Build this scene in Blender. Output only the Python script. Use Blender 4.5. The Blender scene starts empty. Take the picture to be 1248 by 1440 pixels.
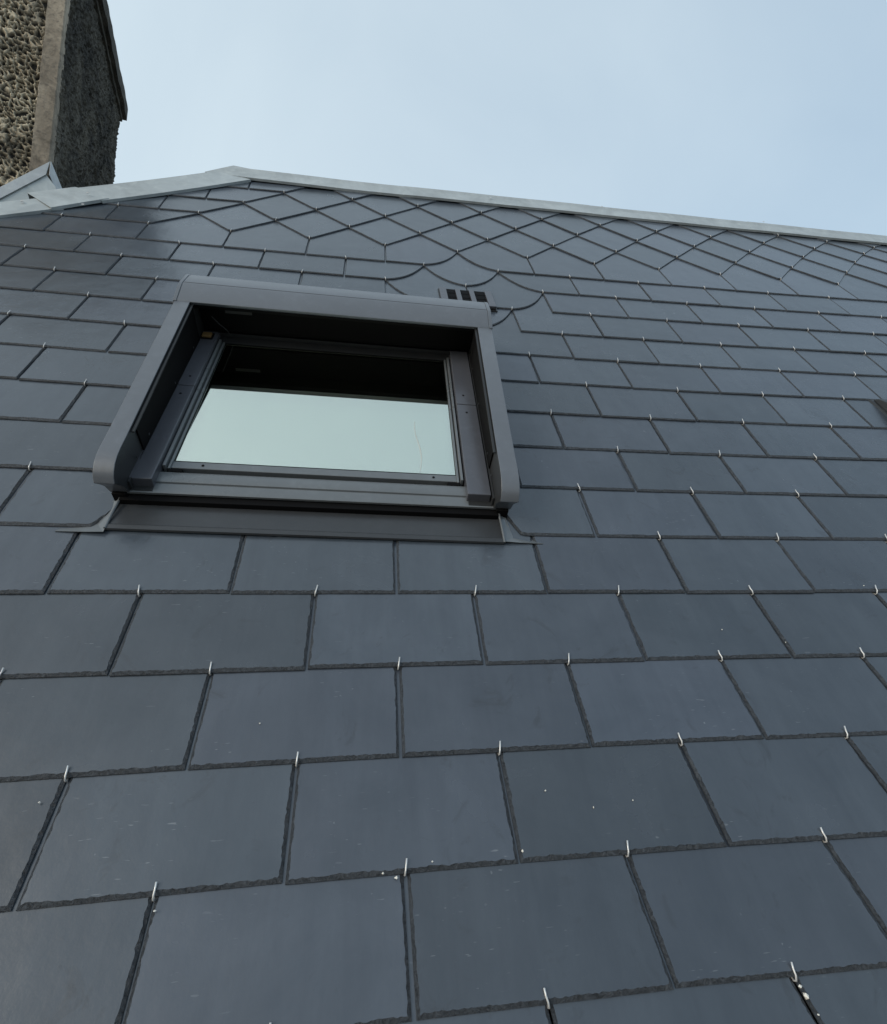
import bpy, bmesh, math, random
from mathutils import Vector, Matrix
from mathutils import noise as mn
random.seed(7)
sc = bpy.context.scene
COL = sc.collection
S = 0.32                      # one slate width in metres
PITCH = math.radians(54)
CP, SP = math.cos(PITCH), math.sin(PITCH)

# ------------------------------------------------------------------ camera
cam = bpy.data.objects.new('camera', bpy.data.cameras.new('camera'))
COL.objects.link(cam)
cam.data.sensor_fit = 'HORIZONTAL'
cam.data.sensor_width = 36.0
cam.data.lens = 36.0 * 750.189 / 1248.0
cam.data.clip_start = 0.02
cam.data.clip_end = 2000
r = Vector((0.988732, -0.149690, 0.001195))
d = Vector((0.020421, 0.126966, -0.991697))
f = Vector((0.148296, 0.980547, 0.128592))
cm = Matrix(((r.x, -d.x, -f.x), (r.y, -d.y, -f.y), (r.z, -d.z, -f.z))).to_4x4()
cm.translation = Vector((-0.706273, -2.237580, 1.761519)) * S
cam.matrix_world = cm
sc.camera = cam

# ------------------------------------------------------------------ world, sun, exposure
SUN = Vector((-0.75, -0.55, 0.40)).normalized()
w = bpy.data.worlds.new('World'); sc.world = w; w.use_nodes = True
nt = w.node_tree; nt.nodes.clear()
def N(t, **k):
    n = nt.nodes.new(t)
    for a, b in k.items(): setattr(n, a, b)
    return n
out = N('ShaderNodeOutputWorld'); add = N('ShaderNodeAddShader')
sky = N('ShaderNodeTexSky', sky_type='NISHITA'); sky.sun_disc = False
sky.sun_elevation = math.asin(SUN.z); sky.sun_rotation = math.atan2(SUN.x, SUN.y)
sky.air_density = 1.6; sky.dust_density = 3.0
b1 = N('ShaderNodeBackground'); b1.inputs['Strength'].default_value = 0.05
nt.links.new(sky.outputs[0], b1.inputs[0])
# thin even cloud veil: brighter towards the west, bluer overhead and east
tc = N('ShaderNodeTexCoord')
dot = N('ShaderNodeVectorMath', operation='DOT_PRODUCT'); dot.inputs[1].default_value = Vector((-0.90, 0.30, 0.10)).normalized()
nt.links.new(tc.outputs['Generated'], dot.inputs[0])
no = N('ShaderNodeTexNoise'); no.inputs['Scale'].default_value = 2.3; no.inputs['Detail'].default_value = 5; no.inputs['Distortion'].default_value = 0.6
nt.links.new(tc.outputs['Generated'], no.inputs['Vector'])
ma = N('ShaderNodeMath', operation='MULTIPLY_ADD'); ma.inputs[1].default_value = 1.05
nt.links.new(no.outputs[0], ma.inputs[0]); nt.links.new(dot.outputs['Value'], ma.inputs[2])
cr = N('ShaderNodeValToRGB')
cr.color_ramp.elements[0].position = 0.0; cr.color_ramp.elements[0].color = (0.37, 0.485, 0.60, 1)
cr.color_ramp.elements[1].position = 0.85; cr.color_ramp.elements[1].color = (0.65, 0.76, 0.82, 1)
mp = N('ShaderNodeMapRange'); mp.inputs['From Min'].default_value = -0.28; mp.inputs['From Max'].default_value = 1.50
nt.links.new(ma.outputs[0], mp.inputs['Value']); nt.links.new(mp.outputs[0], cr.inputs[0])
b2 = N('ShaderNodeBackground'); b2.inputs['Strength'].default_value = 0.9
nt.links.new(cr.outputs[0], b2.inputs[0])
nt.links.new(b1.outputs[0], add.inputs[0]); nt.links.new(b2.outputs[0], add.inputs[1]); nt.links.new(add.outputs[0], out.inputs[0])
sl = bpy.data.lights.new('sun', 'SUN'); sl.energy = 0.9; sl.angle = math.radians(25); sl.color = (1.0, 0.98, 0.95)
so = bpy.data.objects.new('sun', sl); COL.objects.link(so)
so.rotation_euler = SUN.to_track_quat('Z', 'Y').to_euler(); so.location = SUN * 30
sc.view_settings.view_transform = 'Standard'; sc.view_settings.look = 'None'
sc.view_settings.exposure = 0.0; sc.view_settings.gamma = 1.0; sc.view_settings.use_curve_mapping = False

# ------------------------------------------------------------------ helpers
def W(u, v, n=0.0):
    """roof coordinates (slate widths: along courses, up slope, out of roof) -> world metres"""
    return Vector((u, v * CP - n * SP, v * SP + n * CP)) * S

def mat(name, build):
    m = bpy.data.materials.new(name); m.use_nodes = True
    t = m.node_tree; p = t.nodes['Principled BSDF']
    build(t, p); return m
def nd(t, ty, **k):
    n = t.nodes.new(ty)
    for a, b in k.items(): setattr(n, a, b)
    return n
def ramp(t, src, stops):
    c = nd(t, 'ShaderNodeValToRGB'); e = c.color_ramp.elements
    while len(e) < len(stops): e.new(0.5)
    for i, (p, col) in enumerate(stops):
        e[i].position = p; e[i].color = (*col, 1) if len(col) == 3 else col
    t.links.new(src, c.inputs[0]); return c.outputs[0]
def noise(t, vec, scale, detail=4, rough=0.55, dist=0.0):
    n = nd(t, 'ShaderNodeTexNoise'); n.inputs['Scale'].default_value = scale
    n.inputs['Detail'].default_value = detail; n.inputs['Roughness'].default_value = rough
    n.inputs['Distortion'].default_value = dist
    if vec is not None: t.links.new(vec, n.inputs['Vector'])
    return n.outputs[0]
def mix(t, fac, a, b, mode='MIX'):
    m = nd(t, 'ShaderNodeMix', data_type='RGBA', blend_type=mode)
    for s, v in ((0, fac), (6, a), (7, b)):
        if hasattr(v, 'links'): t.links.new(v, m.inputs[s])
        else: m.inputs[s].default_value = v if not isinstance(v, tuple) else (*v, 1)
    return m.outputs[2]
def math_(t, op, a, b=0.0, clamp=False):
    m = nd(t, 'ShaderNodeMath', operation=op, use_clamp=clamp)
    for s, v in ((0, a), (1, b)):
        if hasattr(v, 'links'): t.links.new(v, m.inputs[s])
        else: m.inputs[s].default_value = v
    return m.outputs[0]
def bump(t, p, h, strength, dist=0.01):
    b = nd(t, 'ShaderNodeBump'); b.inputs['Strength'].default_value = strength; b.inputs['Distance'].default_value = dist
    t.links.new(h, b.inputs['Height']); t.links.new(b.outputs[0], p.inputs['Normal'])
def objvec(t, scale=(1, 1, 1)):
    c = nd(t, 'ShaderNodeTexCoord'); g = nd(t, 'ShaderNodeMapping'); g.inputs['Scale'].default_value = scale
    t.links.new(c.outputs['Object'], g.inputs['Vector']); return g.outputs[0]
def offset_vec(t, vec):
    oi = nd(t, 'ShaderNodeObjectInfo'); a = nd(t, 'ShaderNodeVectorMath', operation='MULTIPLY_ADD')
    a.inputs[1].default_value = (1, 1, 1)
    c = nd(t, 'ShaderNodeCombineXYZ'); m = math_(t, 'MULTIPLY', oi.outputs['Random'], 37.0)
    for i in range(3): t.links.new(m, c.inputs[i])
    t.links.new(vec, a.inputs[0]); t.links.new(c.outputs[0], a.inputs[2])
    return a.outputs[0], oi.outputs['Random']

def slate_face(t, p):
    v, rnd = offset_vec(t, objvec(t))
    tint = ramp(t, rnd, [(0, (0.042, 0.052, 0.066)), (0.5, (0.048, 0.060, 0.076)), (1, (0.054, 0.065, 0.086))])
    cloud = noise(t, v, 5.0, 5, 0.6, 0.6)
    c1 = mix(t, ramp(t, cloud, [(0.3, (0, 0, 0)), (0.7, (1, 1, 1))]), (0.80, 0.82, 0.83), (1.18, 1.17, 1.15))
    base = mix(t, 1.0, tint, c1, 'MULTIPLY')
    gs = nd(t, 'ShaderNodeMapping'); gs.inputs['Scale'].default_value = (26, 4, 4); t.links.new(v, gs.inputs['Vector'])
    stk = noise(t, gs.outputs[0], 1.0, 4, 0.65, 0.4)
    base = mix(t, 1.0, base, mix(t, ramp(t, stk, [(0.3, (0, 0, 0)), (0.7, (1, 1, 1))]), (0.90, 0.90, 0.91), (1.10, 1.10, 1.09)), 'MULTIPLY')
    wn = nd(t, 'ShaderNodeTexWhiteNoise', noise_dimensions='1D'); t.links.new(rnd, wn.inputs['W'])
    base = mix(t, 1.0, base, mix(t, wn.outputs['Value'], (0.80, 0.80, 0.80), (1.20, 1.20, 1.20)), 'MULTIPLY')
    # chalky specks and short scratches
    sp = noise(t, v, 120.0, 1, 0.4); spm = ramp(t, sp, [(0.77, (0, 0, 0)), (0.81, (1, 1, 1))])
    patch = ramp(t, noise(t, v, 7.0, 2), [(0.52, (0, 0, 0)), (0.68, (1, 1, 1))])
    g = nd(t, 'ShaderNodeMapping'); g.inputs['Scale'].default_value = (60, 60, 420); g.inputs['Rotation'].default_value = (0.3, 0.7, 0.4)
    t.links.new(v, g.inputs['Vector'])
    sc_ = ramp(t, noise(t, g.outputs[0], 1.0, 1, 0.3), [(0.73, (0, 0, 0)), (0.78, (1, 1, 1))])
    marks = math_(t, 'MULTIPLY', math_(t, 'MAXIMUM', spm, sc_), patch)
    base = mix(t, math_(t, 'MULTIPLY', marks, 0.36), base, (0.30, 0.32, 0.34))
    smud = ramp(t, noise(t, v, 11.0, 4, 0.7, 1.5), [(0.60, (0, 0, 0)), (0.74, (1, 1, 1))])
    base = mix(t, math_(t, 'MULTIPLY', smud, 0.5), base, (0.022, 0.024, 0.028))
    t.links.new(base, p.inputs['Base Color'])
    rr = nd(t, 'ShaderNodeMapRange'); rr.inputs['To Min'].default_value = 0.17; rr.inputs['To Max'].default_value = 0.33
    t.links.new(cloud, rr.inputs['Value']); t.links.new(rr.outputs[0], p.inputs['Roughness'])
    p.inputs['Specular IOR Level'].default_value = 0.9
    h = math_(t, 'ADD', noise(t, v, 9.0, 3, 0.5), math_(t, 'MULTIPLY', noise(t, v, 160.0, 4, 0.65), 0.09))
    bump(t, p, h, 0.35, 0.006)
def slate_edge(t, p):
    v, rnd = offset_vec(t, objvec(t))
    n1 = noise(t, v, 95.0, 6, 0.78, 2.5)
    t.links.new(ramp(t, n1, [(0.35, (0.014, 0.017, 0.021)), (0.64, (0.088, 0.101, 0.118))]), p.inputs['Base Color'])
    p.inputs['Roughness'].default_value = 0.55
    bump(t, p, n1, 1.0, 0.006)
def coat(c, rough, metal=0.0, spec=0.5):
    def b(t, p):
        v = objvec(t); n1 = noise(t, v, 3.0, 4, 0.6); n2 = noise(t, v, 900.0, 2)
        dust = math_(t, 'MULTIPLY', ramp(t, noise(t, v, 34.0, 5, 0.7, 0.5), [(0.5, (0, 0, 0)), (0.75, (1, 1, 1))]), 0.16)
        t.links.new(mix(t, dust, mix(t, ramp(t, n1, [(0.3, (0, 0, 0)), (0.7, (1, 1, 1))]), tuple(x * 0.91 for x in c), tuple(x * 1.07 for x in c)), tuple(min(.5, x * 1.9) for x in c)), p.inputs['Base Color'])
        r_ = nd(t, 'ShaderNodeMapRange'); r_.inputs['To Min'].default_value = rough - 0.05; r_.inputs['To Max'].default_value = rough + 0.07
        t.links.new(n1, r_.inputs['Value']); t.links.new(r_.outputs[0], p.inputs['Roughness'])
        p.inputs['Metallic'].default_value = metal; p.inputs['Specular IOR Level'].default_value = spec
        bump(t, p, n2, 0.05, 0.0008)
    return b
def zinc(c):
    def b(t, p):
        v = objvec(t); n1 = noise(t, v, 6.0, 6, 0.65, 0.8); n2 = noise(t, v, 28.0, 4, 0.6, 0.4)
        a = mix(t, ramp(t, n1, [(0.3, (0, 0, 0)), (0.7, (1, 1, 1))]), tuple(x * 0.78 for x in c), tuple(x * 1.12 for x in c))
        a = mix(t, math_(t, 'MULTIPLY', ramp(t, n2, [(0.5, (0, 0, 0)), (0.75, (1, 1, 1))]), 0.35), a, (0.62, 0.66, 0.64))
        t.links.new(a, p.inputs['Base Color']); p.inputs['Metallic'].default_value = 0.25
        p.inputs['Roughness'].default_value = 0.5
        bump(t, p, math_(t, 'ADD', n1, math_(t, 'MULTIPLY', n2, 0.3)), 0.35, 0.01)
    return b
def pebble(t, p):
    v = objvec(t)
    # rough cast: pale cement crests, grime and painted-in shade in the pits
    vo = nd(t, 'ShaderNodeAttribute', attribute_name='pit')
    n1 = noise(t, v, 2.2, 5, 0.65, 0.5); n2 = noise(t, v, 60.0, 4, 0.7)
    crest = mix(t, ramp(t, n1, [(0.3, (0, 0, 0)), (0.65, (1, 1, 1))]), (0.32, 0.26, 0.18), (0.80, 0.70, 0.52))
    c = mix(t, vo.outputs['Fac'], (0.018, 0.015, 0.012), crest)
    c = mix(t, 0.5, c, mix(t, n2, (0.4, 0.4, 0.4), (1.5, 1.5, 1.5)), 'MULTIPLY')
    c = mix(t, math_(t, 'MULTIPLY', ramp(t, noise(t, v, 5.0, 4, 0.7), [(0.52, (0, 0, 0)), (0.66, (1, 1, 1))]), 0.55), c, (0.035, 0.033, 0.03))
    t.links.new(c, p.inputs['Base Color']); p.inputs['Roughness'].default_value = 0.9
    bump(t, p, n2, 0.8, 0.004)
def quoin(t, p):
    v = objvec(t); n1 = noise(t, v, 4.5, 6, 0.7, 0.6); n2 = noise(t, v, 45.0, 5, 0.7)
    c = mix(t, ramp(t, n1, [(0.32, (0, 0, 0)), (0.68, (1, 1, 1))]), (0.10, 0.082, 0.062), (0.50, 0.42, 0.32))
    c = mix(t, math_(t, 'MULTIPLY', ramp(t, n2, [(0.5, (0, 0, 0)), (0.7, (1, 1, 1))]), 0.6), c, (0.05, 0.045, 0.04))
    t.links.new(c, p.inputs['Base Color']); p.inputs['Roughness'].default_value = 0.9
    bump(t, p, math_(t, 'ADD', n2, n1), 0.6, 0.008)
def soot(t, p):
    v = objvec(t, (1, 1, 0.6)); n1 = noise(t, v, 3.0, 6, 0.7, 1.0); n2 = noise(t, v, 38.0, 5, 0.75, 0.8)
    c = mix(t, ramp(t, n1, [(0.35, (0, 0, 0)), (0.7, (1, 1, 1))]), (0.016, 0.015, 0.013), (0.15, 0.135, 0.105))
    c = mix(t, math_(t, 'MULTIPLY', ramp(t, n2, [(0.55, (0, 0, 0)), (0.72, (1, 1, 1))]), 0.65), c, (0.20, 0.185, 0.15))
    t.links.new(c, p.inputs['Base Color']); p.inputs['Roughness'].default_value = 0.92
    bump(t, p, n2, 1.0, 0.02)
def flat(c, rough=0.6, metal=0.0, emit=None):
    def b(t, p):
        v = objvec(t); n1 = noise(t, v, 12.0, 4)
        t.links.new(mix(t, n1, tuple(x * 0.8 for x in c), tuple(min(1, x * 1.2) for x in c)), p.inputs['Base Color'])
        p.inputs['Roughness'].default_value = rough; p.inputs['Metallic'].default_value = metal
    return b

M_ = dict(
    slate=mat('slate_face', slate_face), edge=mat('slate_broken_edge', slate_edge),
    hook=mat('stainless_wire', flat((0.66, 0.66, 0.65), 0.35, 0.4)),
    rail=mat('grey_powder_coat', coat((0.130, 0.142, 0.160), 0.30, 0.12)),
    dark=mat('charcoal_powder_coat', coat((0.03, 0.032, 0.034), 0.40, 0.0, 0.3)),
    clad=mat('anthracite_aluminium', coat((0.095, 0.100, 0.116), 0.24, 0.2)),
    bar=mat('mid_grey_aluminium', coat((0.15, 0.163, 0.172), 0.28, 0.2)),
    apron=mat('grey_apron_metal', coat((0.045, 0.048, 0.052), 0.34, 0.15)),
    black=mat('black_rubber_and_shade', flat((0.004, 0.004, 0.0045), 0.7)),
    zinc=mat('weathered_zinc', zinc((0.44, 0.48, 0.49))),
    zinc2=mat('bright_lead', zinc((0.42, 0.45, 0.47))),
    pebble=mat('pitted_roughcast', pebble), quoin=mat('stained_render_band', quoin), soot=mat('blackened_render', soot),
    deck=mat('roofing_felt', flat((0.02, 0.021, 0.023), 0.9)),
    amber=mat('amber_sensor', flat((0.20, 0.125, 0.05), 0.4)),
    label=mat('printed_label', flat((0.04, 0.04, 0.04), 0.5)),
    wall=mat('house_render', flat((0.45, 0.42, 0.37), 0.9)),
    ground=mat('gravel_ground', flat((0.16, 0.15, 0.13), 0.95)),
    crumb=mat('pale_crumb', flat((0.7, 0.68, 0.62), 0.9)),
    streak=mat('pale_glass_streak', flat((0.52, 0.57, 0.53), 0.5)),
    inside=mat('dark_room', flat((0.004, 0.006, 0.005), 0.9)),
)
M_['black'].node_tree.nodes['Principled BSDF'].inputs['Specular IOR Level'].default_value = 0.12
def glassmat(name, refl, tint, through):
    m = bpy.data.materials.new(name); m.use_nodes = True; t = m.node_tree; t.nodes.clear()
    o = nd(t, 'ShaderNodeOutputMaterial'); mx = nd(t, 'ShaderNodeMixShader'); gl = nd(t, 'ShaderNodeBsdfGlossy')
    gl.inputs['Color'].default_value = (*tint, 1); gl.inputs['Roughness'].default_value = 0.0
    tr = nd(t, 'ShaderNodeBsdfTransparent'); tr.inputs['Color'].default_value = (*through, 1)
    mx.inputs[0].default_value = refl
    t.links.new(tr.outputs[0], mx.inputs[1]); t.links.new(gl.outputs[0], mx.inputs[2]); t.links.new(mx.outputs[0], o.inputs[0])
    return m
M_['glass_out'] = glassmat('coated_outer_glass', 0.62, (0.97, 1.0, 0.90), (0.93, 0.97, 0.93))
M_['glass_in'] = glassmat('inner_glass', 0.55, (0.98, 1.0, 0.90), (0.6, 0.75, 0.68))

def link(name, verts, faces, mats, parent=None, mids=None, smooth=False, recalc=True):
    me = bpy.data.meshes.new(name)
    base = parent_loc(parent)
    me.from_pydata([tuple(Vector(v) - base) for v in verts], [], faces)
    if not isinstance(mats, (list, tuple)): mats = [mats]
    for m in mats: me.materials.append(m)
    if mids:
        for p, i in zip(me.polygons, mids): p.material_index = i
    if recalc:
        bm = bmesh.new(); bm.from_mesh(me); bmesh.ops.recalc_face_normals(bm, faces=bm.faces); bm.to_mesh(me); bm.free()
    if smooth:
        for p in me.polygons: p.use_smooth = True
    o = bpy.data.objects.new(name, me); COL.objects.link(o)
    if parent: o.parent = parent
    else: o.location = base
    return o
def parent_loc(p):
    l = Vector((0, 0, 0))
    while p is not None: l = l + p.location; p = p.parent
    return l
def empty(name, loc, label, cat, group=None):
    o = bpy.data.objects.new(name, None); COL.objects.link(o); o.location = loc; o.empty_display_size = 0.1
    o['label'] = label; o['category'] = cat
    if group: o['group'] = group
    o['kind'] = 'thing'
    return o
def prism(quad_bottom, quad_top):
    n = len(quad_bottom); v = list(quad_bottom) + list(quad_top)
    fs = [tuple(range(n))[::-1], tuple(range(n, 2 * n))] + [(i, (i + 1) % n, (i + 1) % n + n, i + n) for i in range(n)]
    return v, fs
def extrude_profile(prof, f0, f1):
    """closed 2-D profile swept between two mapping functions"""
    return prism([f0(*p) for p in prof], [f1(*p) for p in prof])
def bevel(o, wid, seg=2):
    m = o.modifiers.new('bevel', 'BEVEL'); m.width = wid; m.segments = seg; m.limit_method = 'ANGLE'; m.angle_limit = math.radians(35)
    for p in o.data.polygons: p.use_smooth = True
    m.harden_normals = True
    return o

# lattice of the slating as laid (column i, course k) -> roof coordinates
CU= [0.007396, -0.030046, -0.022414, 0.138924, 0.099886, -0.084915, -0.051803, 0.057021, -0.046066, -0.04412, 0.494225, -0.054391, 0.210863, 0.076893, -0.408556, 0.065893, -0.081397]
CV= [-0.066447, -0.011537, 0.200788, 0.185605, 0.13302, 8.4e-05, -0.069539, 0.131659, 0.437616, -0.190674, -0.431968, 0.097044, -0.032401, -0.254806, 0.080732, 0.010893, -0.006449]
EXP = 0.51496
def LM(i, k):
    a_, b_ = i / 5.0, (k - 10) / 10.0
    bs = [a_**a * b_**b for a in range(4) for b in range(6) if a + b <= 5 and not (a == 3 and b > 1)]
    return i + sum(x * y for x, y in zip(bs, CU)), k * EXP + sum(x * y for x, y in zip(bs, CV))

# window frame coordinates (a across, b up slope), slightly skewed against the slating
PSI = -0.03
def L(a, b, n=0.0):
    u = -1.0 + a * math.cos(PSI) - b * math.sin(PSI)
    v = 2.7 + a * math.sin(PSI) + b * math.cos(PSI)
    return W(u, v, n)
def toL(u, v):
    u += 1.0; v -= 2.7
    return u * math.cos(PSI) + v * math.sin(PSI), -u * math.sin(PSI) + v * math.cos(PSI)

# ------------------------------------------------------------------ setting
g = link('ground', [(-60, -60, -5.6), (60, -60, -5.6), (60, 60, -5.6), (-60, 60, -5.6)], [(0, 1, 2, 3)], M_['ground'])
g['kind'] = 'structure'

# ------------------------------------------------------------------ slate roof
roof = empty('slate_roof', W(2.5, -0.9, -0.3), 'steep roof of dark blue-grey slates held by bright wire hooks, around the roof window', 'roof')
hipA, hipB = (-7.4, 5.8), (-2.75, 9.98)
deckpoly = [(-7.4, -1.05), (11.5, -1.9), (11.5, 10.35), (-2.70, 9.98), (-7.4, 5.8)]
v_, f_ = prism([W(x, y, -0.5) for x, y in deckpoly], [W(x, y, -0.07) for x, y in deckpoly])
link('roof_deck', v_, f_, M_['deck'], roof)
# far side of the hip and of the ridge
h0, h1, r1 = W(-7.4, 5.8, -0.08), W(-2.70, 10.0, -0.08), W(11.5, 10.38, -0.08)
dh = Vector((-0.7, 0.45, -0.75)); dr = Vector((0, 0.9, -1.1))
link('rear_slope', [h0, h1, r1, r1 + dr, h1 + dr, h1 + dh, h0 + dh], [(0, 1, 5, 6), (1, 2, 3, 4), (1, 4, 5)], M_['deck'], roof)

T = 0.017           # slate thickness
def clip(poly, p0, nrm):
    """keep the side where (p-p0).nrm >= 0"""
    res = []
    for i in range(len(poly)):
        a, b = poly[i - 1], poly[i]
        da = (a[0] - p0[0]) * nrm[0] + (a[1] - p0[1]) * nrm[1]; db = (b[0] - p0[0]) * nrm[0] + (b[1] - p0[1]) * nrm[1]
        if (da >= 0) != (db >= 0):
            s = da / (da - db); res.append((a[0] + (b[0] - a[0]) * s, a[1] + (b[1] - a[1]) * s))
        if db >= 0: res.append(b)
    return res
def Linv_line(a, b, na, nb):
    """point and normal of a window-frame half-plane in roof coordinates"""
    c, s = math.cos(PSI), math.sin(PSI)
    return (-1.0 + a * c - b * s, 2.7 + a * s + b * c), (na * c - nb * s, na * s + nb * c)
def area(p): return 0.5 * sum(p[i - 1][0] * p[i][1] - p[i][0] * p[i - 1][1] for i in range(len(p)))

HIPN = (2.31, -2.59)  # inward normal of hip line
def make_slate(i, k, kind):
    G = 0.0045 + random.uniform(-0.0015, 0.002)
    tail = 1.6 if (k == 4 and -2.6 < i < 0.6) else 2.12
    jl, jr = G + random.uniform(-0.002, 0.004), G + random.uniform(-0.002, 0.004)
    Lft, Rgt = i - 0.5 + jl, i + 0.5 - jr
    dk = random.uniform(-0.012, 0.012)
    left = right = None
    if kind[0] == 'R': lo = [(Lft, k + 1), (Lft, k)]
    elif kind[0] == 'D': lo = [(i - 0.5, k + 1), (i - 0.035, k + 0.03)]
    else:  # round
        lo = []
        for q in range(9):
            s = q / 8.0; x = (1 - s)**2 * 0.5 + 2 * s * (1 - s) * 0.31 + s * s * 0.02; y = (1 - s)**2 * 1 + 2 * s * (1 - s) * 0.14
            lo.append((i - x, k + y))
    if kind[1] == 'R': ro = [(Rgt, k), (Rgt, k + 1)]
    elif kind[1] == 'D': ro = [(i + 0.035, k + 0.03), (i + 0.5, k + 1)]
    else:
        ro = []
        for q in range(9):
            s = q / 8.0; x = (1 - s)**2 * 0.5 + 2 * s * (1 - s) * 0.31 + s * s * 0.02; y = (1 - s)**2 * 1 + 2 * s * (1 - s) * 0.14
            ro.append((i + x, k + y))
        ro = ro[::-1]
    top = [(i + 0.5 - jr, k + tail), (i - 0.5 + jl, k + tail)]
    poly = [LM(x, y + dk) for x, y in lo + ro + top]
    u0, v0 = LM(i, k); u1, v1 = LM(i, k + 1)
    # hip and ridge
    poly = clip(poly, (-5.22 - 0.10, 7.76 + 0.10), HIPN)
    if len(poly) > 2: poly = clip(poly, (-2.63, 10.07 + 0.16), (0.0266, -1))
    if len(poly) < 3: return None
    # roof window opening
    ca, cb = toL((u0 + u1) / 2, (v0 + v1) / 2)
    la = [toL(*p) for p in poly]
    if max(a for a, b in la) > -1.37 and min(a for a, b in la) < 1.33 and max(b for a, b in la) > -0.05 and min(b for a, b in la) < 2.5:
        if cb < -0.2 or k < 5: pass
        else:
            opts = []
            for (a, b, na, nb) in ((-1.34, 0, -1, 0), (1.325, 0, 1, 0), (0, 2.35, 0, 1)):
                q = clip(poly, *Linv_line(a, b, na, nb))
                if len(q) > 2: opts.append((area(q), q))
            if not opts: return None
            A_, poly = max(opts, key=lambda z: z[0])
            if A_ < 0.04: return None
    if k == 5:   # corners cut back for the flashing
        if i < -1 and max(toL(*p)[0] for p in poly) > -1.5: poly = clip(poly, *Linv_line(-1.452, -0.205, -0.86, 0.5))
        if 0 < i < 1.4:
            poly = clip(poly, *Linv_line(1.422, -0.093, 0.26, 0.96))
            if len(poly) > 2: poly = clip(poly, *Linv_line(1.422, -0.093, 0.9, 0.44))
    if len(poly) < 3: return None
    if area(poly) < 0: poly = poly[::-1]
    # resample
    near = 0.014 if k < 5 else (0.03 if k < 9 else 0.09)
    pts = []
    for q in range(len(poly)):
        a, b = poly[q], poly[(q + 1) % len(poly)]
        dist = math.hypot(b[0] - a[0], b[1] - a[1])
        if dist < 1e-4: continue
        hidden = (a[1] + b[1]) / 2 > v0 + 1.25 * EXP
        st = 0.4 if hidden else near
        m_ = max(1, int(dist / st))
        if len(lo) > 4 and dist < 0.12: m_ = 1
        for s in range(m_): pts.append((a[0] + (b[0] - a[0]) * s / m_, a[1] + (b[1] - a[1]) * s / m_))
    n_ = len(pts)
    if n_ < 3: return None
    # inner loop
    inner = []; corners = []
    bwid = (0.021 if k < 8 else 0.014) if kind == 'RR' else 0.010
    for q in range(n_):
        a, b, c = pts[q - 1], pts[q], pts[(q + 1) % n_]
        e1 = Vector((b[0] - a[0], b[1] - a[1])).normalized(); e2 = Vector((c[0] - b[0], c[1] - b[1])).normalized()
        n1 = Vector((-e1.y, e1.x)); n2 = Vector((-e2.y, e2.x)); nn = n1 + n2
        nn = nn.normalized() / max(0.5, nn.normalized().dot(n1)) if nn.length > 1e-4 else n1
        jit = mn.noise(Vector((b[0] * 21, b[1] * 21, i * 3.1 + k))) * 0.22 + random.uniform(-0.14, 0.14)
        bottom = abs(e1.x) > abs(e1.y)
        wd = bwid * ((0.88 if bottom else 0.66) + jit)
        inner.append((b[0] + nn.x * wd, b[1] + nn.y * wd))
        if n1.dot(n2) < 0.8: corners.append(q)
    cum = [0.0]
    for q in range(n_): cum.append(cum[-1] + math.hypot(pts[(q + 1) % n_][0] - pts[q][0], pts[(q + 1) % n_][1] - pts[q][1]))
    tot = cum[-1]
    for q in range(n_):
        for c_ in corners:
            ds = abs(cum[q] - cum[c_]); ds = min(ds, tot - ds)
            if 0 < ds < bwid * 1.25: inner[q] = inner[c_]
    lift = random.uniform(0, 0.003)
    tw = random.uniform(-0.003, 0.003)
    n0 = 2 * T + 0.002
    ul_, vl_ = LM(i - .5, k); ur_, vr_ = LM(i + .5, k); slope = (vr_ - vl_) / (ur_ - ul_)
    def nlow(u, v):
        vl = (v - v0 - slope * (u - u0)) / (2 * (v1 - v0))
        return n0 * (1 - vl) + lift + tw * (u - u0)
    verts = []; faces = []; mids = []
    for (u, v) in pts: verts.append(W(u, v, nlow(u, v)))
    for (u, v) in pts: verts.append(W(u, v, nlow(u, v) + T * random.uniform(0.30, 0.50)))
    for (u, v) in inner: verts.append(W(u, v, nlow(u, v) + T))
    for q in range(n_):
        r2 = (q + 1) % n_
        faces += [(q, r2, n_ + r2, n_ + q), (n_ + q, n_ + r2, 2 * n_ + r2, 2 * n_ + q)]; mids += [1, 1]
    faces.append(tuple(range(2 * n_, 3 * n_))); mids.append(0)
    faces.append(tuple(range(n_))[::-1]); mids.append(0)
    o = link('slate', verts, faces, [M_['slate'], M_['edge']], roof, mids, recalc=False)
    bm = bmesh.new(); bm.from_mesh(o.data); bmesh.ops.remove_doubles(bm, verts=bm.verts, dist=1e-6); bm.to_mesh(o.data); bm.free()
    if 'D' in kind: o['label'] = 'diamond-laid slate'
    if 'C' in kind: o['label'] = 'round-bottomed slate'
    return o

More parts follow.
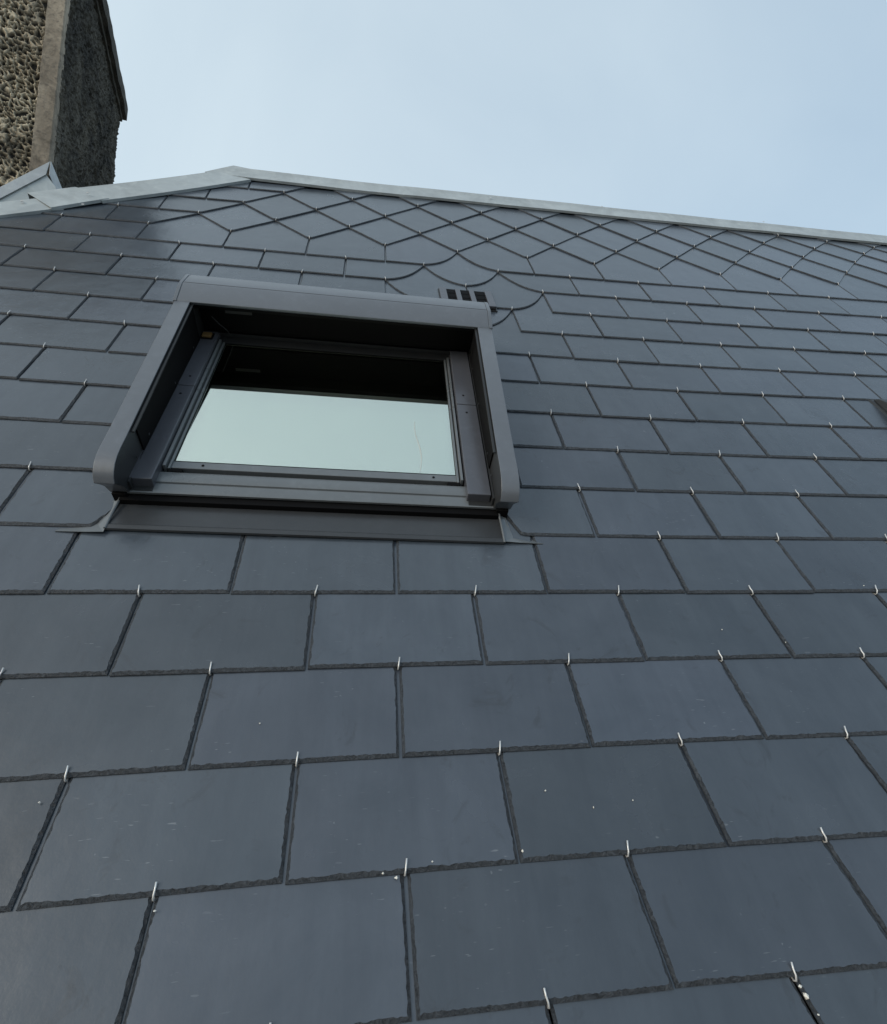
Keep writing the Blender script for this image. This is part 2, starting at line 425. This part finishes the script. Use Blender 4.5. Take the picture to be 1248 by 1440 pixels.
def hook(i, k):
    u, v = LM(i, k)
    a, b = toL(u, v)
    if -1.40 < a < 1.36 and -0.25 < b < 2.6: return
    if (u + 5.22) * HIPN[0] + (v - 7.76) * HIPN[1] < 0.35 or v > 9.98: return
    if k == 5 and -2.9 < u < 0.95: return
    hs = 0.88 if k < 6 else max(0.45, 0.9 - (k - 6) * 0.06)
    rad = 0.0043 * (1.0 if k < 6 else 0.88); nb = 2 * T + 0.004
    sx = random.uniform(-0.006, 0.006); lean = random.uniform(-0.014, 0.014)
    path = [(u + sx, v + 0.02, nb - T - 0.004), (u + sx, v - 0.012, nb - T * 0.4), (u + sx, v - 0.012, nb + T * 0.6), (u + sx + lean * .3, v + 0.004, nb + T + rad),
            (u + sx + lean * .7, v + 0.028 * hs, nb + T + rad * 1.1), (u + sx + lean, v + 0.054 * hs, nb + T + rad * 2.6)]
    P = [W(*p) for p in path]; verts = []; faces = []; ns = 6
    for q, p in enumerate(P):
        tdir = (P[min(q + 1, len(P) - 1)] - P[max(q - 1, 0)]).normalized()
        x = Vector((1, 0, 0)); y = tdir.cross(x).normalized(); x = y.cross(tdir)
        for s in range(ns):
            an = 2 * math.pi * s / ns
            verts.append(p + (x * math.cos(an) + y * math.sin(an)) * rad * S)
    for q in range(len(P) - 1):
        for s in range(ns):
            faces.append((q * ns + s, q * ns + (s + 1) % ns, (q + 1) * ns + (s + 1) % ns, (q + 1) * ns + s))
    faces += [tuple(range(ns))[::-1], tuple(range((len(P) - 1) * ns, len(P) * ns))]
    link('slate_hook', verts, faces, M_['hook'], roof, smooth=True)

def in_view(i, k):
    u, v = LM(i, k)
    lim_l = {0: -2.3, 1: -2.6, 2: -3.2, 3: -3.6, 4: -4.0, 5: -4.4, 6: -4.6}.get(k, -5.6 if k > 6 else -2.2)
    lim_r = 2.2 + k * 0.42 if k < 6 else 3.9 + (k - 5) * 0.46
    return lim_l <= u <= lim_r + 1.5
for k in range(-1, 20):
    off = 0.5 if k % 2 else 0.0
    for c in range(-7, 12):
        i = c + off
        if not in_view(i, k): continue
        kind = 'RR'
        if k >= 15:
            bound = -3.5 + (k - 15) * 0.5
            if i > bound + 0.1: kind = 'DD'
            elif abs(i - bound) < 0.1: kind = 'RD'
        sp = {(0, 14): 'RC', (1, 14): 'CR', (0.5, 13): 'CC', (1.5, 13): 'CR', (-0.5, 13): 'RC', (1, 12): 'RC', (0, 12): 'CR', (0.5, 11): 'CC'}
        kind = sp.get((i, k), kind)
        if kind == 'DD' and k == 15 and False: pass
        s_ = make_slate(i, k, kind)
        if s_ is not None: hook(i, k)
# crumbs of mortar left on the slates
cb_v = []; cb_f = []
def crumb(u, v, n, sz):
    b0 = len(cb_v)
    c = W(u, v, n)
    for q in range(6):
        dv = Vector([(1, 0, 0), (-1, 0, 0), (0, 1, 0), (0, -1, 0), (0, 0, 1), (0, 0, -1)][q])
        cb_v.append(c + dv * sz * S * random.uniform(0.6, 1.3))
    for t_ in ((0, 2, 4), (2, 1, 4), (1, 3, 4), (3, 0, 4), (2, 0, 5), (1, 2, 5), (3, 1, 5), (0, 3, 5)): cb_f.append(tuple(b0 + x for x in t_))
for (i, k, du, dv, sz) in [(1, 0, .0, -.03, .010), (1, 0, .01, -.06, .014), (1, 0, .03, -.12, .006), (-.5, 1, -.04, -.02, .010), (-.5, 1, -.10, .0, .006), (-.5, 1, .12, .03, .006), (2, 0, .05, .22, .009), (2, 0, .07, .12, .010), (0, 1, .02, .04, .009),
                           (-2, 2, -.07, -.1, .007), (-1.5, 1, .02, -.05, .006), (3, 4, -.07, .05, .006), (2, 3, .0, .1, .005), (-1, 2, -.2, .2, .004), (.3, 1, .1, .2, .005), (.6, 1, .0, .22, .004), (1.5, 3, .1, .2, .005), (0.1, 2, .1, -.2, .005)]:
    u, v = LM(i, k); crumb(u + du, v + dv, 3 * T + 0.002, sz)
cro = link('mortar_crumbs', cb_v, cb_f, M_['crumb'], roof); cro['kind'] = 'stuff'

# ---- ridge and hip capping
def sheet(name, rows, m, parent, th=0.006, label=None):
    """grid of roof-coordinate points given as rows -> thin solid sheet"""
    v = [W(*p) for rw in rows for p in rw]; nc = len(rows[0]); fs = []
    for a in range(len(rows) - 1):
        for b in range(nc - 1): fs.append((a * nc + b, a * nc + b + 1, (a + 1) * nc + b + 1, (a + 1) * nc + b))
    o = link(name, v, fs, m, parent)
    s = o.modifiers.new('solid', 'SOLIDIFY'); s.thickness = th * S; s.offset = 0
    if label: o['label'] = label
    return o
def ridge_at(u):   # lower edge, upper edge
    s = (u + 2.63) / 12.05
    lo = 10.07 - 0.30 + 0.32 * s * 0.95; 
    hi = lo + 0.25
    return lo, hi
us = [-2.95, -0.15, 3.0, 6.2, 9.4, 12.0]
for q in range(5):
    a, b = us[q], us[q + 1] + 0.10
    rows = [[], [], [], [], []]
    for s in range(9):
        u = a + (b - a) * s / 8; lo, hi = ridge_at(u); e = 0.003 * (q % 2) + 0.002 * math.sin(u * 3)
        if q == 0: e += 0.03 * max(0, 1 - s / 5)
        for rw, (v, n) in zip(rows, ((lo, 0.045), (lo + 0.002, 0.078), (lo + 0.18, 0.105), (hi, 0.13), (hi + 0.10, -0.35))):
            uu = u
            if q == 0 and s == 0:
                fr = {0.045: 0, 0.078: 0, 0.105: .5, 0.13: 1, -0.35: 1}[n]; uu = -3.22 + 0.38 * fr; v = 9.80 + 0.27 * fr + (0.1 if n < 0 else 0)
            rw.append((uu, v, n + e))
    sheet('ridge_cap', rows, M_['zinc'], roof)
# hip pieces: (lower edge start/end, upper edge start/end)
def hip_piece(lo0, lo1, hi0, hi1, n, curve=0.0, label=None):
    rows = [[], [], [], []]
    for s in range(9):
        t_ = s / 8.0
        bow = curve * math.sin(math.pi * t_)
        lo = (lo0[0] + (lo1[0] - lo0[0]) * t_, lo0[1] + (lo1[1] - lo0[1]) * t_ - bow)
        hi = (hi0[0] + (hi1[0] - hi0[0]) * t_, hi0[1] + (hi1[1] - hi0[1]) * t_ - bow)
        rows[0].append((lo[0], lo[1], n - 0.035)); rows[1].append((lo[0], lo[1] + 0.002, n)); rows[2].append((hi[0], hi[1], n + 0.03)); rows[3].append((hi[0] - 0.12, hi[1] + 0.12, -0.4))
    sheet('hip_cap', rows, M_['zinc'], roof, label=label)
hip_piece((-6.9, 5.92), (-4.52, 7.87), (-7.15, 6.20), (-4.85, 8.02), 0.075)
hip_piece((-4.62, 7.78), (-4.12, 8.30), (-5.00, 8.11), (-4.58, 8.50), 0.095, 0.0)
hip_piece((-4.18, 8.22), (-2.54, 9.74), (-4.66, 8.42), (-3.06, 9.86), 0.085, 0.04)
def disc(name, c, nrm, rad, th, m, parent, seg=10):
    nrm = nrm.normalized(); x = nrm.orthogonal().normalized(); y = nrm.cross(x)
    bot = [c + (x * math.cos(2 * math.pi * s / seg) + y * math.sin(2 * math.pi * s / seg)) * rad for s in range(seg)]
    topv = [p + nrm * th for p in bot]
    v, fs = prism(bot, topv); return link(name, v, fs, m, parent)
RN = Vector((0, -SP, CP))
for (u, v, n) in [(-3.45, 9.33, .10), (-4.35, 8.28, .14), (-4.95, 7.83, .12), (-4.33, 8.0, .09), (-1.95, 10.05, .125), (1.3, 10.0, .125), (3.35, 10.2, .125), (6.6, 10.35, .13)]:
    disc('cap_screw', W(u, v, n), RN, 0.018 * S, 0.006 * S, M_['hook'], roof)

# ------------------------------------------------------------------ roof window
win = empty('roof_window', L(0, -0.2, 0.0), 'closed roof window in grey metal with shutter box, pale sky mirrored in its glass', 'roof window')
def boxL(name, a0, a1, b0, b1, n0, n1, m, parent=win, bev=0.004, n0b=None, n1b=None):
    n0b = n0 if n0b is None else n0b; n1b = n1 if n1b is None else n1b
    v, fs = prism([L(a0, b0, n0), L(a1, b0, n0), L(a1, b1, n0b), L(a0, b1, n0b)], [L(a0, b0, n1), L(a1, b0, n1), L(a1, b1, n1b), L(a0, b1, n1b)])
    o = link(name, v, fs, m, parent)
    if bev: bevel(o, bev * S)
    return o
# base tray closing the opening, dark
boxL('window_kerb', -1.27, 1.22, 0.12, 2.5, -0.1, -0.035, M_['black'], bev=0)
# rails: outer cover strips with rounded nose
nose = [(-.028, .295), (-.010, .335), (.018, .365), (.060, .392), (.115, .410), (.185, .420), (.28, .424)]
def railn(b): return 0.405 + 0.073 * b
under = [(.28, .10), (.09, .10), (.055, .19), (.015, .245)]
for side, ao, ai in ((-1, -1.39, -1.262), (1, 1.36, 1.228)):
    prof = nose + [(2.0, railn(2.0) + .005), (2.55, 0.40), (2.55, 0.06), (0.28, 0.06)] + under
    ci = ai; co = ao
    # outer cover: L-shaped, broad front face plus thin wall
    v, fs = extrude_profile(prof, lambda b, n: L(co, b, n), lambda b, n: L(ci, b, n))
    ncap = [0, 1] + [0] * len(prof)
    o = link('side_rail', v, fs, [M_['rail'], M_['dark']], win, ncap)
    bevel(o, 0.006 * S, 2)
    # inner guide channel with two dark slots
    s = -side
    boxL('guide_channel', ai + s * 0.002, ai + s * 0.012, 0.42, 1.95, 0.20, railn(.42) - 0.035, M_['black'], o, 0.001, n1b=railn(1.95) - 0.035)
    boxL('guide_lip', ai + s * 0.004, ai + s * 0.022, 0.36, 1.97, railn(.36) - 0.030, railn(.36) - 0.018, M_['dark'], o, 0.001, n0b=railn(1.97) - 0.030, n1b=railn(1.97) - 0.018)
    boxL('guide_seal', ai + s * 0.002, ai + s * 0.016, 0.10, 2.1, 0.12, 0.20, M_['dark'], o, 0.001)
    for bb in (0.30, 0.55, 1.2, 1.75):
        disc('guide_pin', L(ai + s * 0.012, bb, 0.24), L(s, 0, 0) - L(0, 0, 0), 0.010 * S, 0.004 * S, M_['dark'], o, 8)
    # bracket foot
    boxL('rail_bracket', min(ao, ai) + 0.02, max(ao, ai) - 0.02, 0.06, 0.22, 0.02, 0.12, M_['black'], o, 0.004)
# shutter box
boxp = [(1.955, .535), (1.948, .552), (1.965, .562), (2.16, .606), (2.19, .608), (2.37, .590), (2.425, .572), (2.47, .50), (2.56, .30), (2.58, .05), (2.20, .05), (2.20, .16), (2.16, .20), (2.12, .47), (1.99, .50)]
v, fs = extrude_profile(boxp, lambda b, n: L(-1.37, b, n), lambda b, n: L(1.335, b, n))
nb_ = len(boxp); sb = link('shutter_box', v, fs, [M_['rail'], M_['black']], win, [0, 0] + [1 if q >= nb_ - 6 and q < nb_ - 1 else 0 for q in range(nb_)]); bevel(sb, 0.004 * S, 2)
# inner lining of the box is black: sits just inside
v, fs = extrude_profile([(1.972, .528), (1.995, .494), (2.115, .462), (2.152, .20), (2.14, .20), (2.10, .45), (1.985, .485), (1.968, .515)], lambda b, n: L(-1.255, b, n), lambda b, n: L(1.222, b, n))
link('box_lining', v, fs, M_['black'], sb)
boxL('box_crease', -1.368, 1.333, 2.188, 2.196, .600, .6085, M_['dark'], sb, 0)
for a0, a1 in ((-1.40, -1.37), (1.335, 1.368)):
    pr = [(b + (0.0 if b > 2.1 else -0.002), n + 0.004) for b, n in boxp[:10]] + [(2.14, .05), (1.99, .45)]
    v, fs = extrude_profile(pr, lambda b, n: L(a0, b, n), lambda b, n: L(a1, b, n))
    bevel(link('end_cap', v, fs, M_['rail'], sb), 0.004 * S)
# head rail between box and sash
boxL('head_profile', -1.26, 1.22, 2.165, 2.21, .05, .165, M_['dark'], bev=.003)
boxL('head_profile', -1.12, 1.04, 2.055, 2.16, .05, .130, M_['dark'], bev=.003)
boxL('head_seal', -1.10, 1.02, 2.04, 2.052, .05, .128, M_['black'], bev=0)
# cladding plates beside the sash
for (ao, ai) in ((-1.29, -1.118), (1.205, 1.030)):
    lo_, hi_ = min(ao, ai), max(ao, ai)
    pl = boxL('side_cladding', lo_, hi_, 0.135, 1.236, 0.06, 0.20, M_['clad'], bev=.008)
    disc('screw', L((ao * .45 + ai * .55), 1.12, .2005), RN, 0.010 * S, 0.002 * S, M_['black'], pl, 8)
    disc('screw', L((ao * .45 + ai * .55), 0.18, .02), RN, 0.010 * S, 0.002 * S, M_['black'], pl, 8)
    pu = boxL('side_cladding', lo_, hi_, 1.242, 2.12, 0.06, 0.20, M_['clad'], bev=.008)
    disc('screw', L((ao * .4 + ai * .6), 1.37, .2005), RN, 0.010 * S, 0.002 * S, M_['black'], pu, 8)
# sash
sash = empty('sash', L(0, 0.3, 0.05), '', ''); del sash['label'], sash['category'], sash['kind']; sash.parent = win; sash.location = L(0, 0.3, 0.05) - win.location
for s, a0, a1, n1 in ((0, -1.112, -1.090, .165), (0, -1.083, -1.066, .140), (0, 1.000, 1.020, .165), (0, 0.975, 0.993, .140)):
    boxL('sash_strip', a0, a1, 0.315, 1.236, .05, n1, M_['bar'], sash, .004)
    boxL('sash_strip', a0, a1, 1.242, 2.05, .05, n1, M_['bar'], sash, .004)
boxL('sash_seal', -1.092, -1.062, 0.33, 2.05, -.03, .123, M_['black'], sash, 0)
boxL('sash_seal', .972, 1.002, 0.33, 2.05, -.03, .123, M_['black'], sash, 0)
boxL('bottom_sash_rail', -1.075, 0.985, 0.335, 0.405, .05, .125, M_['bar'], sash, .006)
boxL('glazing_gasket', -1.066, 0.976, 0.405, 0.412, .05, .1225, M_['black'], sash, 0)
for a in (-.86, .80): disc('screw', L(a, .37, .1255), RN, 0.010 * S, 0.003 * S, M_['black'], sash, 8)
go = boxL('glass_pane', -1.066, 0.976, 0.412, 2.04, .118, .1195, M_['glass_out'], sash, 0)
gi = boxL('inner_pane', -1.05, 0.96, 0.42, 2.03, .066, .0675, M_['glass_in'], sash, 0)
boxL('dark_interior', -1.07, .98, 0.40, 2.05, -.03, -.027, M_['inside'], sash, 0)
# thin pale curved strip on the outer glass
tr = []
for q in range(13):
    b = .45 + .62 * q / 12; tr.append((.700 + .020 * math.sin(q * .45) - .012 * (q / 12), b - .02, .1205))
sm_v = []; sm_f = []
for q, (a, b, n) in enumerate(tr):
    wq = .0065 * (1 - .6 * abs(q - 6) / 6)
    sm_v += [L(a - wq, b, n - .0005), L(a - wq * .5, b, n + .0012), L(a + wq * .5, b, n + .0012), L(a + wq, b, n - .0005)]
    if q:
        for z_ in range(3): i0 = (q - 1) * 4 + z_; sm_f.append((i0, i0 + 1, i0 + 5, i0 + 4))
link('pale_strip', sm_v, sm_f, M_['streak'], sash, smooth=True)
# frame bar below the sash
barp = [(.085, .10), (.085, .118), (.10, .124), (.168, .126), (.172, .119), (.178, .119), (.182, .132), (.20, .138), (.27, .138), (.285, .128), (.288, .06), (.30, .03), (.16, .03), (.13, .05), (.12, .09)]
v, fs = extrude_profile(barp, lambda b, n: L(-1.335, b, n), lambda b, n: L(1.275, b, n))
bevel(link('frame_bar', v, fs, M_['bar'], win), .002 * S)
boxL('bar_end_plate', -1.338, -1.12, .095, .172, .10, .1285, M_['dark'], win, .002)
boxL('bar_end_plate', 1.045, 1.278, .095, .172, .10, .1285, M_['dark'], win, .002)
boxL('under_bar_shade', -1.325, 1.265, .035, .19, -.02, .092, M_['black'], win, .004)  # contact shadow and dark reflection below the bar, modelled as a black strip
for a in (-1.03, .95): boxL('hinge_clip', a - .05, a + .05, .285, .318, .05, .135, M_['black'], win, .006)
# small things tucked under the shutter box
boxL('rain_sensor', -1.245, -1.165, 1.99, 2.06, .20, .225, M_['amber'], win, .006)
boxL('sensor_base', -1.26, -1.15, 1.97, 2.075, .20, .208, M_['black'], win, .003)
def tubeL(name, pts, rad, m, parent):
    P = [L(*p) for p in pts]; verts = []; faces = []; ns = 6
    for q, p in enumerate(P):
        tdir = (P[min(q + 1, len(P) - 1)] - P[max(q - 1, 0)]).normalized(); x = tdir.orthogonal().normalized(); y = tdir.cross(x)
        for s in range(ns):
            an = 2 * math.pi * s / ns; verts.append(p + (x * math.cos(an) + y * math.sin(an)) * rad * S)
    for q in range(len(P) - 1):
        for s in range(ns): faces.append((q * ns + s, q * ns + (s + 1) % ns, (q + 1) * ns + (s + 1) % ns, (q + 1) * ns + s))
    return link(name, verts, faces, m, parent, smooth=True)
tubeL('sensor_cable', [(-1.13, 2.02, .40), (-1.09, 2.05, .32), (-1.05, 2.10, .24), (-1.02, 2.12, .17)], .005, M_['dark'], win)
boxL('type_label', -1.03, -.80, 2.098, 2.104, .40, .43, M_['label'], win, 0)
# apron flashing
ap = [[(-1.33, .20, .03), (1.29, .20, .03)], [(-1.33, .02, .046), (1.29, .02, .046)], [(-1.335, -.155, .060), (1.285, -.155, .060)], [(-1.337, -.165, .066), (1.285, -.165, .066)], [(-1.34, -.195, .064), (1.283, -.195, .064)], [(-1.34, -.198, .05), (1.283, -.198, .05)]]
def sheetL(name, rows, m, parent, th=.005):
    v = [L(*p) for rw in rows for p in rw]; nc = len(rows[0]); fs = []
    for a in range(len(rows) - 1):
        for b in range(nc - 1): fs.append((a * nc + b, a * nc + b + 1, (a + 1) * nc + b + 1, (a + 1) * nc + b))
    o = link(name, v, fs, m, parent); s = o.modifiers.new('solid', 'SOLIDIFY'); s.thickness = th * S; s.offset = 0; return o
apo = sheetL('apron_flashing', ap, M_['apron'], win)
for s, x0, x1, bb in ((-1, -1.335, -1.63, -.226), (1, 1.285, 1.575, -.186)):
    rows = [[(x0, bb, .062), (x0 + s * .12, bb + .002, .052), (x1, bb + .006, .044)],
            [(x0, -.12, .060), (x0 + s * .09, -.12, .030), (x1 - s * .06, -.13, .020)],
            [(x0, .02, .060), (x0 + s * .045, .0, .036), (x0 + s * .07, -.05, .03)],
            [(x0, .12, .06), (x0 + s * .03, .10, .050), (x0 + s * .045, .06, .045)]]
    sheetL('flashing_wing', rows, M_['bar'], win, .003)
    tubeL('flashing_upstand', [(x0, -.198, .066), (x0 - s * .004, -.08, .074), (x0 - s * .01, .06, .078)], .009, M_['bar'], win)
# side gutter flashing beside the rails
for x0, x1 in ((-1.42, -1.30), (1.27, 1.39)):
    boxL('side_flashing', x0, x1, .12, 2.45, -.03, .022, M_['dark'], win, 0)

# ------------------------------------------------------------------ roof vent
vent = empty('roof_vent', W(0.5, 6.2, 0.03), 'small grey slotted tile vent above the right end of the shutter box', 'vent')
def boxV(name, u0, u1, v0, v1, n0, n1, m, sk=0.0, n1b=None, bev=0.003):
    n1b = n1 if n1b is None else n1b
    v, fs = prism([W(u0, v0, n0), W(u1, v0, n0), W(u1 + sk, v1, n0), W(u0 + sk, v1, n0)], [W(u0, v0, n1), W(u1, v0, n1), W(u1 + sk, v1, n1b), W(u0 + sk, v1, n1b)])
    o = link(name, v, fs, m, vent)
    if bev: bevel(o, bev * S)
    return o
boxV('base_plate', .13, .80, 6.01, 6.49, .03, .056, M_['dark'])
boxV('recess', .17, .775, 6.10, 6.485, .05, .061, M_['black'], bev=0)
for u0, u1 in ((.14, .225), (.335, .395), (.505, .565), (.70, .785)):
    boxV('vent_rib', u0, u1, 6.09, 6.49, .05, .090, M_['clad'], n1b=.075)
boxV('front_lip', .14, .785, 6.05, 6.095, .05, .092, M_['clad'])
boxV('front_shadow_gap', .15, .78, 6.02, 6.05, .05, .064, M_['black'], bev=0)
for q in range(3):
    u0 = (.225, .395, .565)[q]; u1 = (.335, .505, .70)[q]
    for z in range(3): boxV('louvre', u0, u1, 6.16 + z * .11, 6.165 + z * .11, .055, .064, M_['black'], bev=0)

# ------------------------------------------------------------------ small dark object at the right edge, modelled as a hood
hood = empty('dark_object', W(5.05, 4.42, 0.03), 'small dark hood-shaped object on the slates, cut off by the right edge of the photo', 'vent hood')
def boxH(name, u0, u1, v0, v1, n0, n1, n1b, m):
    v, fs = prism([W(u0, v0, n0), W(u1, v0, n0), W(u1, v1, n0), W(u0, v1, n0)], [W(u0 + .03, v0 + .02, n1), W(u1 - .03, v0 + .02, n1), W(u1 - .03, v1 - .02, n1b), W(u0 + .03, v1 - .02, n1b)])
    return bevel(link(name, v, fs, m, hood), .012 * S)
boxH('hood_base', 4.76, 5.40, 4.18, 4.66, .03, .06, .05, M_['dark'])
boxH('hood_cover', 4.82, 5.34, 4.25, 4.60, .05, .17, .08, M_['dark'])
boxH('hood_mouth', 4.88, 5.28, 4.235, 4.262, .07, .14, .14, M_['black'])

# ------------------------------------------------------------------ chimney
E1 = Vector((-5.347, 5.639, 7.879)) * S
AZ = math.radians(-14)
H = Vector((math.sin(AZ), math.cos(AZ), 0)); Pn = Vector((math.cos(AZ), -math.sin(AZ), 0)); Z = Vector((0, 0, 1))
chim = empty('chimney', E1 + (-Pn * 1.5 + H * 2) * S - Z * 2.6 * S, 'old rendered chimney stack, pitted cream front and blackened side, at the roof corner', 'chimney')
def C(a, s, z): return E1 + (Pn * a + H * s + Z * z) * S
zt, zb = 4.25, -2.6
# core
v, fs = prism([C(-3.2, .03, zb), C(-.02, .03, zb), C(-.02, 3.95, zb), C(-3.2, 3.95, zb)], [C(-3.2, .03, zt), C(-.02, .03, zt), C(-.02, 3.95, zt), C(-3.2, 3.95, zt)])
link('stack', v, fs, M_['soot'], chim)
# pitted roughcast panel on the front: real pits
def cell_pts(cs, seed):
    cache = {}
    def get(ix, iz):
        if (ix, iz) not in cache:
            rg = random.Random(ix * 7919 + iz * 104729 + seed); cache[(ix, iz)] = ((ix + rg.random()) * cs, (iz + rg.random()) * cs, rg.uniform(0.6, 1.5))
        return cache[(ix, iz)]
    return get
get = cell_pts(0.072, 5)
a0, a1, z0, z1 = -1.35, -0.20, -1.4, 2.9
na, nz = 110, 400
vs = []; pit = []
for iz in range(nz + 1):
    z = z0 + (z1 - z0) * iz / nz
    for ia in range(na + 1):
        a = a0 + (a1 - a0) * ia / na
        aw = a + 0.05 * mn.noise(Vector((a * 8, z * 8, 0))) + 0.014 * mn.noise(Vector((a * 40, z * 40, 0))); zw = z + 0.05 * mn.noise(Vector((a * 8, z * 8, 7))) + 0.014 * mn.noise(Vector((a * 40, z * 40, 7)))
        cx, cz = math.floor(aw / .072), math.floor(zw / .072); d1 = d2 = 9
        for dx in (-1, 0, 1):
            for dz in (-1, 0, 1):
                px, pz, wt = get(cx + dx, cz + dz); dd = math.hypot(aw - px, zw - pz) * wt
                if dd < d1: d2 = d1; d1 = dd
                elif dd < d2: d2 = dd
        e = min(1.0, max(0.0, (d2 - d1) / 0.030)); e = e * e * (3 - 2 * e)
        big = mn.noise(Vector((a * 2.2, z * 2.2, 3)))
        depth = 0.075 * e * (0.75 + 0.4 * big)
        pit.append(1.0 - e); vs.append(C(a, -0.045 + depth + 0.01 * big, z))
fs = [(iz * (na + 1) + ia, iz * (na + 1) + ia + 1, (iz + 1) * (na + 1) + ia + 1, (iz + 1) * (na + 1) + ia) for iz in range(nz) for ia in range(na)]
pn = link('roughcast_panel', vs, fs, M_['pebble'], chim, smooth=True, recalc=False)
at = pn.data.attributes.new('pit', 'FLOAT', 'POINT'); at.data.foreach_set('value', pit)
v, fs = prism([C(-3.2, -.01, zb), C(-1.35, -.01, zb), C(-1.35, .03, zb), C(-3.2, .03, zb)], [C(-3.2, -.01, zt), C(-1.35, -.01, zt), C(-1.35, .03, zt), C(-3.2, .03, zt)])
link('plain_panel', v, fs, M_['quoin'], chim)
# smooth corner band, wavering edge
vs = []; fs = []
rowsn = 60
for q in range(rowsn + 1):
    z = zb + (zt - zb) * q / rowsn
    wv = 0.018 * mn.noise(Vector((0, 0, z * 2.3))) + 0.01 * mn.noise(Vector((3, 0, z * 9)))
    wr = 0.008 * mn.noise(Vector((9, 0, z * 7)))
    vs += [C(-.222 + wv, .03, z), C(-.222 + wv, -.065 + wr, z), C(-.010 + wr, -.065 + wr, z), C(.006 + wr, -.05, z), C(.006 + wr, .10, z)]
for q in range(rowsn):
    for s in range(4): b = q * 5 + s; fs.append((b, b + 1, b + 6, b + 5))
link('corner_band', vs, fs, M_['quoin'], chim, smooth=False)
# rough blackened side face, displaced
ns_, nz_ = 110, 170; vs = []
for q in range(nz_ + 1):
    z = -1.6 + (zt + 1.6) * q / nz_
    for s in range(ns_ + 1):
        x = .05 + 3.92 * s / ns_
        n1 = mn.noise(Vector((x * 7, z * 9, 1.5))); n2 = mn.noise(Vector((x * 20, z * 24, 4))); n3 = mn.noise(Vector((x * 1.3, z * 1.3, 9)))
        edge = 0.03 * mn.noise(Vector((z * 6, 0, 2))) * (x / 3.97)**12
        vs.append(C(.0 + 0.03 * n1 + 0.050 * n2 + 0.03 * n3 - (0.03 if x > 3.9 else 0), x + edge, z))
fs = [(q * (ns_ + 1) + s, q * (ns_ + 1) + s + 1, (q + 1) * (ns_ + 1) + s + 1, (q + 1) * (ns_ + 1) + s) for q in range(nz_) for s in range(ns_)]
link('blackened_side', vs, fs, M_['soot'], chim, smooth=False, recalc=False)
# coping slab with a ragged edge and a small step beneath
def slab(name, over, zlo, zhi, m):
    N_ = 40; top = []; bot = []
    ring = [(-3.3, -over), (over, -over), (over, 3.97 + over * .7), (-3.3, 3.97 + over * .7)]
    for e in range(4):
        p, q = ring[e], ring[(e + 1) % 4]
        for s in range(N_):
            t_ = s / N_; a = p[0] + (q[0] - p[0]) * t_; b = p[1] + (q[1] - p[1]) * t_
            j = 0.022 * mn.noise(Vector((a * 5, b * 5, zlo)))
            bot.append(C(a + j, b + j, zlo + .02 * mn.noise(Vector((a * 4, b * 4, 1))))); top.append(C(a + j * .6, b + j * .6, zhi + .02 * mn.noise(Vector((a * 4, b * 4, 8)))))
    v, fs = prism(bot, top); return link(name, v, fs, m, chim)
slab('coping_slab', .13, zt, zt + .30, M_['soot'])
slab('coping_bed', .05, zt - .10, zt + .01, M_['soot'])
# lead flashing at its foot
def plateC(name, pts, nrm, th, m):
    v, fs = prism([p for p in pts], [p + nrm * th * S for p in pts]); o = link(name, v, fs, m, chim); bevel(o, 0.004 * S); return o
plateC('step_flashing', [C(-1.6, -.09, -1.83), C(-1.6, -.09, -2.02), C(-.008, -.09, -.31), C(.022, -.09, -.09)], -H, .012, M_['zinc2'])
plateC('side_flashing', [C(.025, -.10, -.09), C(.025, -.10, -.31), C(.045, .18, -.37), C(.045, .42, -.13)], Pn, .012, M_['zinc2'])
plateC('soaker', [C(-1.6, -.07, -2.4), C(.12, -.07, -1.0), C(.12, -.07, -.46), C(-.02, -.07, -.29), C(-1.6, -.07, -1.95)], -H, .008, M_['zinc'])

# ------------------------------------------------------------------ house wall under the eaves
ev = W(0, -1.3, -0.3)
v, fs = prism([Vector((-2.4, ev.y + .25, -5.6)), Vector((3.7, ev.y + .25, -5.6)), Vector((3.7, ev.y + 3.5, -5.6)), Vector((-2.4, ev.y + 3.5, -5.6))],
              [Vector((-2.4, ev.y + .25, ev.z - .05)), Vector((3.7, ev.y + .25, ev.z - .05)), Vector((3.7, ev.y + 3.5, ev.z - .05)), Vector((-2.4, ev.y + 3.5, ev.z - .05))])
hw = link('house_wall', v, fs, M_['wall'])
hw['label'] = 'plain rendered house wall below the eaves of the slate roof'; hw['category'] = 'wall'; hw['kind'] = 'thing'

sc.render.engine = 'CYCLES'
